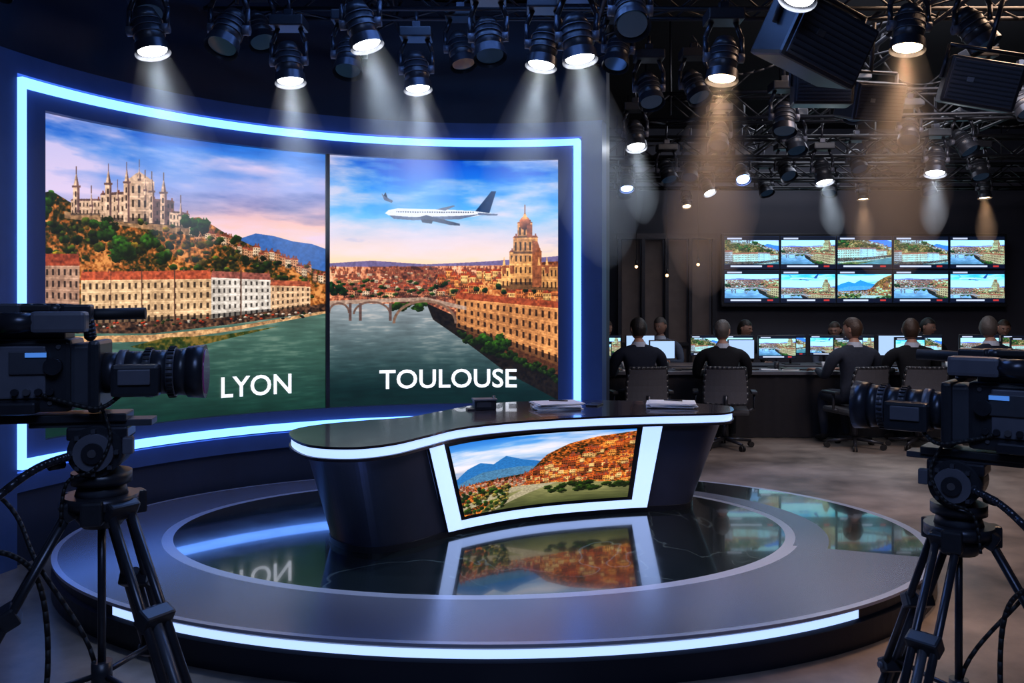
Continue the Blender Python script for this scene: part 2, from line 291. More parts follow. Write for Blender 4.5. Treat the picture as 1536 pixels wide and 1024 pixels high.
# ------------------------------------------------------------------ mesh builder
_tpl={}
def sphere_tpl(seg):
    if seg not in _tpl:
        t=bmesh.new(); bmesh.ops.create_uvsphere(t,u_segments=seg,v_segments=max(6,seg//2),radius=1)
        t.verts.index_update(); _tpl[seg]=([v.co.copy() for v in t.verts],[[v.index for v in f.verts] for f in t.faces]); t.free()
    return _tpl[seg]
CUBE=([Vector((x,y,z)) for x in (-.5,.5) for y in (-.5,.5) for z in (-.5,.5)],[[0,1,3,2],[4,6,7,5],[0,4,5,1],[2,3,7,6],[0,2,6,4],[1,5,7,3]])
class B:
    def __init__(s,M=None):
        s.bm=bmesh.new(); s.uv=s.bm.loops.layers.uv.new('UVMap'); s.mats=[]; s.M=M or Matrix()
    def mi(s,m):
        if m not in s.mats: s.mats.append(m)
        return s.mats.index(m)
    def add(s,vs,fs,M,m,smooth):
        i=s.mi(m); V=[s.bm.verts.new(M@v) for v in vs]
        for k,f in enumerate(fs):
            F=s.bm.faces.new([V[j] for j in f]); F.material_index=i; F.smooth=smooth if smooth!='side' else len(f)==4
    def fin(s,vs,m,smooth):
        i=s.mi(m); fs={f for v in vs for f in v.link_faces}
        for f in fs: f.material_index=i; f.smooth=smooth if smooth!='side' else len(f.verts)==4
    def box(s,c,d,m,rot=(0,0,0),bev=0):
        M=s.M@Matrix.Translation(c)@Euler(rot).to_matrix().to_4x4()
        if not bev: s.add(CUBE[0],CUBE[1],M@Matrix.Diagonal((*d,1)),m,False); return
        t=bmesh.new(); bmesh.ops.create_cube(t,size=1,matrix=Matrix.Diagonal((*d,1)))
        bmesh.ops.bevel(t,geom=t.edges[:],offset=bev,segments=2,profile=.6,affect='EDGES'); t.verts.index_update()
        s.add([v.co.copy() for v in t.verts],[[v.index for v in f.verts] for f in t.faces],M,m,False); t.free()
    def cyl(s,p0,p1,r0,m,r1=None,seg=16,cap=True):
        p0=Vector(p0);p1=Vector(p1); d=p1-p0; L=d.length
        if L<1e-6: return
        r1=r0 if r1 is None else r1
        q=d.to_track_quat('Z','Y').to_matrix().to_4x4(); M=s.M@Matrix.Translation(p0)@q
        vs=[];fs=[]
        for k in range(seg):
            t=2*math.pi*k/seg; vs.append(Vector((r0*math.cos(t),r0*math.sin(t),0))); vs.append(Vector((r1*math.cos(t),r1*math.sin(t),L)))
        for k in range(seg):
            j=(k+1)%seg; fs.append([2*k,2*j,2*j+1,2*k+1])
        if cap: fs.append([2*k for k in range(seg)][::-1]); fs.append([2*k+1 for k in range(seg)])
        s.add(vs,fs,M,m,'side' if seg!=4 else False)
    def lathe(s,prof,m,seg=32):
        vs=[Vector((0,0,prof[0][1]))];fs=[]
        rings=[p for p in prof if p[0]>0]
        for r,z in rings:
            for k in range(seg): t=2*math.pi*k/seg; vs.append(Vector((r*math.cos(t),r*math.sin(t),z)))
        vs.append(Vector((0,0,prof[-1][1]))); last=len(vs)-1
        for k in range(seg):
            j=(k+1)%seg; fs.append([0,1+j,1+k])
            for i in range(len(rings)-1): a_=1+i*seg; fs.append([a_+k,a_+j,a_+seg+j,a_+seg+k])
            a_=1+(len(rings)-1)*seg; fs.append([a_+k,a_+j,last])
        s.add(vs,fs,s.M,m,True)
    def sph(s,c,r,m,rot=(0,0,0),seg=16):
        if not hasattr(r,'__len__'): r=(r,r,r)
        M=s.M@Matrix.Translation(c)@Euler(rot).to_matrix().to_4x4()@Matrix.Diagonal((*r,1))
        v,f=sphere_tpl(seg); s.add(v,f,M,m,True)
    def tube(s,pts,r,m,seg=8):
        pts=[Vector(p) for p in pts]
        for a,b in zip(pts,pts[1:]): s.cyl(a,b,r,m,seg=seg)
        for p in pts[1:-1]: s.sph(p,r,m,seg=seg)
    def curve(s,pts,r,m,n=6,seg=8):
        s.tube(catmull(pts,n,False),r,m,seg)
    def quad(s,ps,m,uvs=None,smooth=False):
        vs=[s.bm.verts.new(s.M@Vector(p)) for p in ps]; f=s.bm.faces.new(vs); f.material_index=s.mi(m); f.smooth=smooth
        if uvs is None and len(ps)==4: uvs=[(0,0),(1,0),(1,1),(0,1)]
        if uvs:
            for l,u in zip(f.loops,uvs): l[s.uv].uv=u
        return f
    def done(s,name,parent=None,weld=False):
        if weld: bmesh.ops.remove_doubles(s.bm,verts=s.bm.verts,dist=1e-5)
        me=bpy.data.meshes.new(name); s.bm.to_mesh(me); s.bm.free()
        for m in s.mats: me.materials.append(m)
        o=bpy.data.objects.new(name,me); COL.objects.link(o)
        if parent: o.parent=parent
        return o
def catmull(P,n,closed):
    P=[Vector(p) for p in P]; out=[]; N=len(P)
    rngs=range(N) if closed else range(N-1)
    for i in rngs:
        if closed: a,b,c,d=P[i-1],P[i],P[(i+1)%N],P[(i+2)%N]
        else: a,b,c,d=P[max(0,i-1)],P[i],P[i+1],P[min(N-1,i+2)]
        for k in range(n):
            t=k/n; out.append(.5*((2*b)+(c-a)*t+(2*a-5*b+4*c-d)*t*t+(3*b-a-3*c+d)*t**3))
    if not closed: out.append(P[-1])
    return out
def T(x,y,z,rz=0,s=1): return Matrix.Translation((x,y,z))@Matrix.Rotation(rz,4,'Z')@Matrix.Scale(s,4)
def empty(name,M=None):
    o=bpy.data.objects.new(name,None); o.empty_display_size=.1; COL.objects.link(o)
    if M: o.matrix_world=M
    return o

# ------------------------------------------------------------------ room shell
X0,X1,Y0,Y1,ZC=-6.5,9.5,-2.5,13.4,4.3
def slab(name,c,d,m): b=B(); b.box(c,d,m); return b.done(name)
slab('floor',((X0+X1)/2,(Y0+Y1)/2,-.05),(X1-X0,Y1-Y0,.1),CONC)
slab('ceiling',((X0+X1)/2,(Y0+Y1)/2,ZC+.05),(X1-X0,Y1-Y0,.1),CEIL)
slab('wall_back',((X0+X1)/2,Y1+.05,ZC/2),(X1-X0,.1,ZC),WALLB)
slab('wall_left',(X0-.05,(Y0+Y1)/2,ZC/2),(.1,Y1-Y0,ZC),WALLD)
slab('wall_right',(X1+.05,(Y0+Y1)/2,ZC/2),(.1,Y1-Y0,ZC),WALLD)
slab('wall_front',((X0+X1)/2,Y0-.05,ZC/2),(X1-X0,.1,ZC),WALLD)

# ------------------------------------------------------------------ curved set wall with LED screens
CX,CY,R=-.1527,4.489,3.112
def pol(a,r,z): t=math.radians(a); return (CX+r*math.cos(t),CY+r*math.sin(t),z)
def arcbox(b,a0,a1,r0,r1,z0,z1,m,n=None):
    n=n or max(1,int(abs(a1-a0)/1.5)); A=[a0+(a1-a0)*i/n for i in range(n+1)]
    for p,q in zip(A,A[1:]):
        b.quad([pol(p,r0,z0),pol(q,r0,z0),pol(q,r0,z1),pol(p,r0,z1)],m,smooth=True)
        b.quad([pol(p,r1,z0),pol(p,r1,z1),pol(q,r1,z1),pol(q,r1,z0)],m,smooth=True)
        b.quad([pol(p,r0,z1),pol(q,r0,z1),pol(q,r1,z1),pol(p,r1,z1)],m)
        b.quad([pol(p,r0,z0),pol(p,r1,z0),pol(q,r1,z0),pol(q,r0,z0)],m)
    for p in (A[0],A[-1]): b.quad([pol(p,r0,z0),pol(p,r0,z1),pol(p,r1,z1),pol(p,r1,z0)],m)
b=B()
AL,AM,AR=159.1,116.7,79.6; ZB,ZT=.75,2.87
arcbox(b,178,72.3,3.20,3.34,0,4.28,NAVY)
arcbox(b,178,163.6,3.02,3.2,0,3.18,FRAME); arcbox(b,75.6,72.3,3.02,3.2,0,3.18,FRAME)
arcbox(b,163.6,75.6,3.02,3.2,3.05,3.18,FRAME); arcbox(b,163.6,75.6,3.06,3.2,.0,.58,NAVY)
arcbox(b,163.6,75.6,3.02,3.06,.46,.58,FRAME)
arcbox(b,162.2,AL,3.05,3.2,.66,2.97,BEZEL); arcbox(b,AR,77.3,3.05,3.2,.66,2.97,BEZEL)
arcbox(b,AL,AR,3.05,3.2,2.87,2.97,BEZEL); arcbox(b,AL,AR,3.05,3.2,.66,.75,BEZEL)
arcbox(b,163.6,75.6,3.12,3.2,.58,3.05,BEZEL)
b.done('curved_set_wall')
b=B()
for a0,a1,z0,z1 in [(163.3,162.7,.60,3.03),(76.9,76.0,.60,3.03),(162.7,76.9,2.99,3.03),(162.7,76.9,.60,.645)]:
    arcbox(b,a0,a1,2.995,3.10,z0,z1,BLUE)
b.done('blue_led_strip_frame')
LM=screen_mat('lyon_screen',LYON,1.1); TM=screen_mat('toulouse_screen',TOUL,1.1)
TXT=mat('caption_white',(1,1,1),.5,0,(.95,.98,1),1.1)
b=B()
for a0,a1,m in [(AL,AM+.25,LM),(AM-.25,AR,TM)]:
    n=40
    for i in range(n):
        u0=i/n;u1=(i+1)/n; p=a0+(a1-a0)*u0;q=a0+(a1-a0)*u1
        b.quad([pol(p,3.112,ZB),pol(q,3.112,ZB),pol(q,3.112,ZT),pol(p,3.112,ZT)],m,[(u0,0),(u1,0),(u1,1),(u0,1)],True)
arcbox(b,AM+.3,AM-.3,3.085,3.15,ZB,ZT,BLACK,1)
wall=b.done('led_video_wall')
def caption(txt,a0,a1,z,h):
    cu=bpy.data.curves.new('t','FONT'); cu.body=txt; cu.resolution_u=4; cu.offset=.012
    o=bpy.data.objects.new('t',cu); COL.objects.link(o); bpy.context.view_layer.update()
    me=bpy.data.meshes.new_from_object(o.evaluated_get(bpy.context.evaluated_depsgraph_get())); bpy.data.objects.remove(o)
    xs=[v.co.x for v in me.vertices]; ys=[v.co.y for v in me.vertices]; x0,x1=min(xs),max(xs);y0,y1=min(ys),max(ys)
    for v in me.vertices:
        v.co=Vector(pol(a0+(a1-a0)*(v.co.x-x0)/(x1-x0),3.10,z+h*(v.co.y-y0)/(y1-y0)))
    me.materials.clear(); me.materials.append(TXT)
    o=bpy.data.objects.new('caption_'+txt.lower(),me); COL.objects.link(o); o.parent=wall
caption('LYON',133,122.3,.885,.165); caption('TOULOUSE',108.5,86.4,.885,.165)

# ------------------------------------------------------------------ round stage
SX,SY,SA,SB=-.1,5.5,2.65,1.85
IX,IY,IA,IB=-.2,5.60,1.92,1.34
ZS=.2
def sp(t,f,z=ZS):
    t=math.radians(t); i=Vector((IX+IA*math.cos(t),IY+IB*math.sin(t),z)); o=Vector((SX+SA*math.cos(t),SY+SB*math.sin(t),z)); return i.lerp(o,f)
b=B()
for k in range(180):
    a0=k*2;a1=a0+2; an=((a0+1+180)%360)-180
    b.quad([(IX,IY,ZS),sp(a0,0),sp(a1,0)],MARBLE,[(0,0)]*3)
    right=-20<an<84
    bands=[(0,.07,RIM),(.07,.30,SILVER),(.30,.93,MARBLE),(.93,1,RIM)] if right else [(0,.10,RIM),(.10,.95,SILVER),(.95,1,RIM)]
    for f0,f1,m in bands:
        b.quad([sp(a0,f0),sp(a0,f1),sp(a1,f1),sp(a1,f0)],m)
    led=226<=a0<312
    for z0,z1,e0,e1,m in [(.185,.2,1,1,RIM),(.172,.185,1,.97,STAGES),(.132,.172,.97,.97,WHITEB if led else STAGES),(.12,.132,.97,1.0,STAGES),(0,.12,1.0,1.0,STAGES)]:
        b.quad([sp(a0,e1,z0),sp(a1,e1,z0),sp(a1,e0,z1),sp(a0,e0,z1)],m,smooth=True)
b.done('round_stage_platform')

# ------------------------------------------------------------------ anchor desk
BT=[(-1.22,5.12),(-1.06,4.82),(-.85,4.76),(-.66,4.88),(-.50,5.12),(-.30,5.42),(0,5.68),(.37,5.88),(.84,6.03),(1.30,6.11),(1.46,6.17),(1.52,6.33),(1.42,6.47),(1.1,6.62),(.65,6.7),(.15,6.65),(-.2,6.42),(-.45,6.05),(-.66,5.74),(-.92,5.6),(-1.15,5.42)]
BB=[(-1.10,5.28),(-1.0,5.08),(-.80,4.97),(-.60,5.08),(-.40,5.32),(-.20,5.50),(.03,5.66),(.33,5.80),(.75,5.93),(1.12,6.0),(1.24,6.08),(1.28,6.25),(1.2,6.42),(.95,6.5),(.6,6.58),(.15,6.5),(-.15,6.3),(-.4,5.98),(-.6,5.72),(-.85,5.58),(-1.03,5.45)]
TT=[(-1.287,5.03),(-1.10,4.72),(-.855,4.65),(-.657,4.78),(-.50,5.05),(-.324,5.36),(-.035,5.60),(.368,5.80),(.836,5.94),(1.31,6.02),(1.52,6.09),(1.61,6.3),(1.58,6.5),(1.21,6.72),(.695,6.82),(.167,6.77),(-.243,6.55),(-.51,6.15),(-.70,5.85),(-.95,5.7),(-1.2,5.52),(-1.33,5.3)]
n=10
ct=catmull([(x,y,0) for x,y in BT],n,True); cb=catmull([(x,y,0) for x,y in BB],n,True); tt=catmull([(x,y,0) for x,y in TT],n,True)
def at(c,t):
    t=t*n; i=int(t); f=t-i; return c[i%len(c)].lerp(c[(i+1)%len(c)],f)
def inset(c,d):
    o=[]
    for i in range(len(c)):
        t=(c[(i+1)%len(c)]-c[i-1]).normalized(); o.append(c[i]+Vector((-t.y,t.x,0))*d)
    return o
zt,zb=.785,.2
b=B()
def ring(b,c0,z0,c1,z1,m):
    for i in range(len(c0)):
        j=(i+1)%len(c0); b.quad([(*c1[i].xy,z1),(*c1[j].xy,z1),(*c0[j].xy,z0),(*c0[i].xy,z0)],m,smooth=True)
ring(b,ct,zt,cb,zb+.02,DESKB); ring(b,inset(cb,-.012),zb+.035,inset(cb,-.012),zb,BLACK); ring(b,cb,zb+.035,inset(cb,-.012),zb+.035,BLACK)
i0=inset(tt,.012)
ring(b,tt,.862,tt,.848,DESKTOP); ring(b,tt,.848,i0,.846,BLACK); ring(b,i0,.846,i0,.798,WHITEB); ring(b,i0,.798,tt,.796,BLACK); ring(b,tt,.796,tt,.780,DESKTOP)
b.quad([(*p.xy,.862) for p in tt],DESKTOP,[(0,0)]*len(tt)); b.quad([(*p.xy,.780) for p in reversed(tt)],DESKTOP,[(0,0)]*len(tt))
def S(t,v,off):
    p=at(ct,t); q=at(cb,t); z=zt-.005+(zb+.03-zt+.005)*v; w=p.lerp(q,v); tg=(at(ct,t+.2)-at(ct,t-.2)).normalized()
    return Vector((w.x,w.y,z))+Vector((tg.y,-tg.x,0))*off
def patch(t0,t1,v0,v1,off,m,n=24,edge=True):
    for i in range(n):
        a=t0+(t1-t0)*i/n; c=t0+(t1-t0)*(i+1)/n
        b.quad([S(a,v1,off),S(c,v1,off),S(c,v0,off),S(a,v0,off)],m,[(i/n,0),((i+1)/n,0),((i+1)/n,1),(i/n,1)],True)
        if edge:
            b.quad([S(a,v0,off),S(c,v0,off),S(c,v0,0),S(a,v0,0)],BLACK); b.quad([S(a,v1,0),S(c,v1,0),S(c,v1,off),S(a,v1,off)],BLACK)
    if edge:
        for a in (t0,t1): b.quad([S(a,v1,off),S(a,v0,off),S(a,v0,0),S(a,v1,0)],BLACK)
patch(3.97,4.40,0,1,.022,WHITEB,6); patch(8.14,8.42,0,1,.022,WHITEB,6); patch(4.40,8.14,.90,1,.022,WHITEB)
patch(4.40,8.14,0,.90,.020,BLACK)
patch(4.50,8.05,.035,.86,.028,screen_mat('desk_screen',DESKP,1.1),40)
b.done('news_anchor_desk')
ZD=.862
b=B(T(-.20,6.25,ZD,.2)); b.box((0,0,.035),(.16,.11,.07),BLACK,bev=.008); b.box((0,-.005,.075),(.17,.12,.012),GREYP,bev=.003); b.box((-.01,-.058,.04),(.10,.004,.035),DGREY); b.cyl((.07,0,.0),(.07,0,.1),.012,BLACK)
b.box((-.1,-.01,.006),(.06,.09,.012),BLACK,bev=.002); b.done('desk_phone_console')
def papers(x,y,rz,k,name):
    b=B(T(x,y,ZD,rz))
    for i in range(k): b.box((random.uniform(-.015,.015),random.uniform(-.015,.015),.003+i*.006),(.34,.25,.005),PAPER,rot=(0,0,random.uniform(-.15,.15)))
    b.cyl((-.05,.05,.008+k*.006),(.08,.0,.008+k*.006),.005,BLACK); b.done(name)
papers(.33,6.35,.15,7,'script_papers'); papers(1.18,6.42,-.1,6,'script_papers')
b=B(T(.62,6.5,ZD,-.4)); b.box((0,0,.006),(.09,.16,.012),BLACK,bev=.003); b.done('mobile_phone')

# ------------------------------------------------------------------ studio cameras on tripods
def tv_camera(M,rots,sx):
    b=B(M)
    for k in rots:
        c,s_=math.cos(k),math.sin(k); d=Vector((c,s_,0)); n_=Vector((-s_,c,0))
        top=d*.085+Vector((0,0,1.03)); mid=d*.40+Vector((0,0,.44)); foot=d*.62+Vector((0,0,.03))
        for o in (-.032,.032):
            b.cyl(top+n_*o,mid+n_*o*1.1,.013,BLACKM,seg=10)
        b.cyl(top.lerp(mid,.45),mid.lerp(foot,.35),.015,DGREY,seg=10)
        for f in (.0,.5,1.0):
            q=top.lerp(mid,f); b.box(q,(.05,.10,.055),BLACK,rot=(0,.5,k),bev=.008)
        b.cyl(q-n_*.06,q+n_*.06,.012,GREYP,seg=8)
        for o in (-.025,.025): b.cyl(mid+n_*o,foot+n_*o,.011,DGREY,seg=8)
        b.box(mid.lerp(foot,.97),(.05,.08,.04),BLACK,rot=(0,.3,k),bev=.006); b.sph(foot,(.045,.045,.028),RUBBER)
        b.cyl((0,0,.52),mid+Vector((0,0,.02)),.009,BLACKM,seg=8)
    b.cyl((0,0,.48),(0,0,.56),.03,BLACK); b.cyl((0,0,.5),(0,0,1.0),.012,BLACKM,seg=8)
    b.cyl((0,0,.97),(0,0,1.03),.055,BLACK,.095); b.cyl((0,0,1.03),(0,0,1.065),.105,BLACKM,seg=28); b.cyl((0,0,1.065),(0,0,1.10),.075,DGREY,.065,seg=24)
    for k in range(3): t=k*2.1+.5; b.box((.1*math.cos(t),.1*math.sin(t),1.03),(.05,.06,.07),BLACK,rot=(0,0,t),bev=.008)
    b.cyl((0,0,1.10),(0,0,1.135),.085,BLACK,seg=28); b.cyl((0,-.085,1.205),(0,.085,1.205),.075,BLACK,seg=28)
    for sgn in (-1,1):
        b.cyl((0,sgn*.085,1.205),(0,sgn*.105,1.205),.055,GREYP,seg=24); b.cyl((0,sgn*.105,1.205),(0,sgn*.115,1.205),.03,BLACKM,seg=20)
        b.cyl((0,sgn*.115,1.205),(0,sgn*.118,1.205),.012,CHROME,seg=12)
    for t in range(8):
        u=t*math.pi/4; b.box((.062*math.cos(u),-.092,1.205+.062*math.sin(u)),(.012,.02,.012),DGREY)
    b.box((0,0,1.255),(.17,.12,.04),BLACKM,bev=.008); b.box((.09,-.07,1.22),(.03,.03,.05),GREYP,bev=.005); b.cyl((-.09,-.06,1.17),(-.12,-.09,1.17),.014,BLACK)
    b.box((-.02,0,1.283),(.34,.085,.02),DGREY,bev=.003)
    b.curve([(-.06,-.1,1.2),(-.16,-.14,1.16),(-.32,-.2,1.02),(-.40,-.22,.94)],.012,BLACKM); b.cyl((-.38,-.215,.96),(-.47,-.25,.86),.018,RUBBER)
    b.M=M@Matrix.Translation((sx,0,1.29))@Matrix.Scale(1.12,4)@Matrix.Translation((0,0,-1.29))
    b.box((.01,0,1.30),(.40,.10,.022),BLACK,bev=.004)
    b.box((-.07,0,1.415),(.30,.135,.19),BLACK,bev=.012); b.box((-.09,-.068,1.425),(.22,.012,.135),GREYP,bev=.004)
    b.box((-.02,-.076,1.45),(.09,.01,.06),DGREY,bev=.003); b.box((-.14,-.076,1.43),(.10,.01,.11),BLACK,bev=.003)
    for i in range(5): b.box((-.175+i*.018,-.083,1.40),(.008,.006,.05),DGREY)
    for i in range(4):
        b.cyl((-.05+i*.028,-.078,1.375),(-.05+i*.028,-.088,1.375),.009,CHROME if i==1 else BLACKM,seg=12)
    b.cyl((.04,-.07,1.44),(.04,-.09,1.44),.022,BLACKM,seg=20); b.box((.0,-.083,1.47),(.05,.004,.012),STATUS); b.box((-.14,-.083,1.475),(.010,.004,.006),GREEN)
    b.box((-.07,0,1.52),(.26,.10,.03),DGREY,bev=.008); b.box((-.12,-.03,1.335),(.25,.15,.03),BLACKM,bev=.006)
    b.box((.105,0,1.415),(.06,.125,.165),DGREY,bev=.012); b.box((.135,0,1.41),(.03,.15,.19),BLACK,bev=.01)
    b.box((-.255,0,1.41),(.07,.12,.175),GREYP,bev=.01); b.box((-.325,0,1.405),(.075,.105,.17),BLACK,bev=.01)
    for z in (1.36,1.40,1.44): b.cyl((-.22,-.06,z),(-.22,-.085,z),.01,CHROME,seg=10)
    for x,z in ((-.16,1.345),(.03,1.345),(-.2,1.49),(.05,1.49)): b.cyl((x,-.067,z),(x,-.072,z),.006,CHROME,seg=8)
    def lx(x0,x1,r0,m,r1=None): b.cyl((x0,0,1.415),(x1,0,1.415),r0,m,r1,seg=32)
    lx(.15,.185,.055,BLACKM); lx(.185,.205,.062,GREYP); lx(.205,.25,.058,BLACK); lx(.25,.27,.064,DGREY); lx(.27,.31,.060,BLACK); lx(.31,.33,.067,GREYP)
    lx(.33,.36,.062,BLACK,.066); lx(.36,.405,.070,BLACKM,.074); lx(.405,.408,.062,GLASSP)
    for i in range(28):
        u=i*2*math.pi/28
        for xx,rr in ((.26,.065),(.32,.068)): b.box((xx,rr*math.cos(u),1.415+rr*math.sin(u)),(.016,.006,.006),RUBBER,rot=(u,0,0))
    b.box((.24,-.075,1.40),(.12,.045,.085),BLACK,bev=.01); b.box((.24,-.1,1.41),(.08,.01,.04),GREYP,bev=.003); b.curve([(.2,-.07,1.36),(.15,-.09,1.33),(.06,-.08,1.35),(.0,-.07,1.37)],.006,RUBBER)
    b.curve([(-.22,0,1.53),(-.21,0,1.575),(-.12,0,1.585),(.06,0,1.585),(.10,0,1.565),(.11,0,1.51)],.016,BLACK); b.box((-.05,0,1.59),(.13,.035,.018),RUBBER,bev=.004)
    b.box((-.13,.0,1.585),(.15,.06,.035),DGREY,bev=.006); b.box((.08,0,1.575),(.07,.045,.05),BLACK,bev=.006)
    b.cyl((.0,.05,1.57),(.24,.05,1.575),.016,RUBBER); b.box((.03,.045,1.57),(.03,.03,.05),BLACK,bev=.004)
    b.box((.06,-.09,1.555),(.13,.05,.055),GREYP,bev=.01); b.cyl((.0,-.09,1.555),(-.08,-.09,1.55),.024,BLACKM,.03); b.cyl((-.08,-.09,1.55),(-.11,-.09,1.548),.034,RUBBER,.04); b.cyl((.06,-.07,1.555),(.06,.0,1.57),.012,CHROME)
    b.box((-.23,-.03,1.57),(.10,.12,.07),BLACK,bev=.01)
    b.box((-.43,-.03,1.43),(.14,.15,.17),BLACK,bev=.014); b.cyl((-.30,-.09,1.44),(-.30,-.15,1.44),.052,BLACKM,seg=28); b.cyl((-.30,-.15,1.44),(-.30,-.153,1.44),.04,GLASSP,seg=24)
    b.box((-.36,-.03,1.55),(.2,.11,.04),DGREY,bev=.008); b.box((-.36,0,1.32),(.26,.09,.03),BLACK,bev=.005)
    b.M=M@Matrix.Translation((sx*.6,0,0))
    b.curve([(-.36,-.05,1.33),(-.40,-.12,1.22),(-.38,-.16,1.08),(-.30,-.14,.95),(-.14,-.08,.92),(-.06,-.05,.8),(-.05,-.04,.5),(-.1,-.15,.2),(-.2,-.3,.02)],.008,RUBBER,8)
    b.curve([(-.3,.06,1.38),(-.36,.1,1.2),(-.2,.14,1.0),(-.1,.05,.85),(.06,.0,.6),(.1,.05,.3),(.25,.2,.015)],.007,RUBBER,8)
    b.curve([(.1,-.06,1.35),(.14,-.1,1.25),(.1,-.11,1.16),(.02,-.09,1.12),(.0,-.08,1.0)],.005,RUBBER,6)
    bmesh.ops.recalc_face_normals(b.bm,faces=b.bm.faces[:])
    return b.done('studio_camera_on_tripod')
tv_camera(T(-1.24,2.62,0,math.radians(12)),[math.radians(a) for a in (-165,-42,78)],-.155)
tv_camera(T(1.34,2.60,0,math.radians(142),.92)@Matrix.Diagonal((1,-1,1,1)),[-math.radians(a-142) for a in (-140,-25,95)],-.13)
b=B()
for pts in [[(-1.9,2.4,.015),(-1.5,2.9,.012),(-1.2,3.1,.012),(-.9,2.9,.012),(-.75,3.2,.012),(-.2,3.3,.012),(.4,3.25,.012),(1.0,3.1,.012),(1.6,3.35,.012),(2.3,3.1,.012)],
            [(-1.6,2.2,.01),(-1.25,2.75,.01),(-1.0,3.2,.01),(-1.35,3.35,.01),(-1.6,3.1,.01),(-1.3,2.9,.01),(-.9,3.25,.01)],
            [(1.9,2.9,.01),(1.5,3.2,.01),(1.2,3.0,.01),(1.4,2.75,.01),(1.7,2.9,.01),(2.4,3.6,.01),(3.4,4.6,.01)]]:
    b.curve(pts,.011,RUBBER,10)
b.done('floor_cables')

# ------------------------------------------------------------------ trusses and lamps
def truss(b,p0,p1,h=.24,w=.22,step=.28):
    p0=Vector(p0);p1=Vector(p1);d=(p1-p0);L=d.length;d.normalize(); n_=Vector((-d.y,d.x,0)).normalized()*w/2; up=Vector((0,0,h/2))
    cs=[n_+up,-n_+up,n_-up,-n_-up]
    for c in cs: b.cyl(p0+c,p1+c,.018,TRUSSM,seg=8)
    k=int(L/step)
    for i in range(k):
        a=p0+d*(L*i/k); c=p0+d*(L*(i+1)/k); f=i%2
        for u,v in ((0,2),(1,3),(2,3),(0,1)):
            s_,e=(cs[u],cs[v]) if f else (cs[v],cs[u]); b.cyl(a+s_,c+e,.009,TRUSSM,seg=6)
b=B()
truss(b,(-2.2,6.3,3.85),(8,6.3,3.85)); truss(b,(-3.0,4.9,3.72),(6.5,4.9,3.72)); truss(b,(-2.6,5.6,3.9),(6.5,5.6,3.9))
truss(b,(1.2,8.2,3.45),(8.8,8.2,3.6)); truss(b,(1.0,9.8,3.36),(9,9.6,3.36),.22); truss(b,(1.0,11.2,3.3),(9,11.2,3.3),.2); truss(b,(1,12.4,3.35),(9,12.4,3.35),.2)
truss(b,(-1.0,3.2,3.9),(-1.0,6.9,3.9)); truss(b,(.75,3.2,3.9),(.75,13,3.7)); truss(b,(3.0,3.5,3.9),(3.0,13,3.6)); truss(b,(5.2,3.5,3.9),(5.2,13,3.6)); truss(b,(-2.5,3.6,3.75),(3.5,3.9,3.75))
for x in (-2,-1,0.75,3,5.2): 
    for y in (4.9,6.3): b.cyl((x,y,3.8),(x,y,4.29),.015,TRUSSM,seg=6)
for x in (1.5,3,5.2,7):
    for y in (8.2,9.7,11.2,12.4): b.cyl((x,y,3.4),(x,y,4.29),.012,TRUSSM,seg=6)
for i in range(34):
    x=random.uniform(-2,7);y=random.uniform(4.3,6.5) if x<1 else random.uniform(4.3,12); b.curve([(x,y,3.9),(x+.3,y+.1,3.6+random.random()*.1),(x+.7,y,3.65),(x+1.1,y,3.95)],.009,RUBBER,5,6)
b.done('ceiling_lighting_truss')
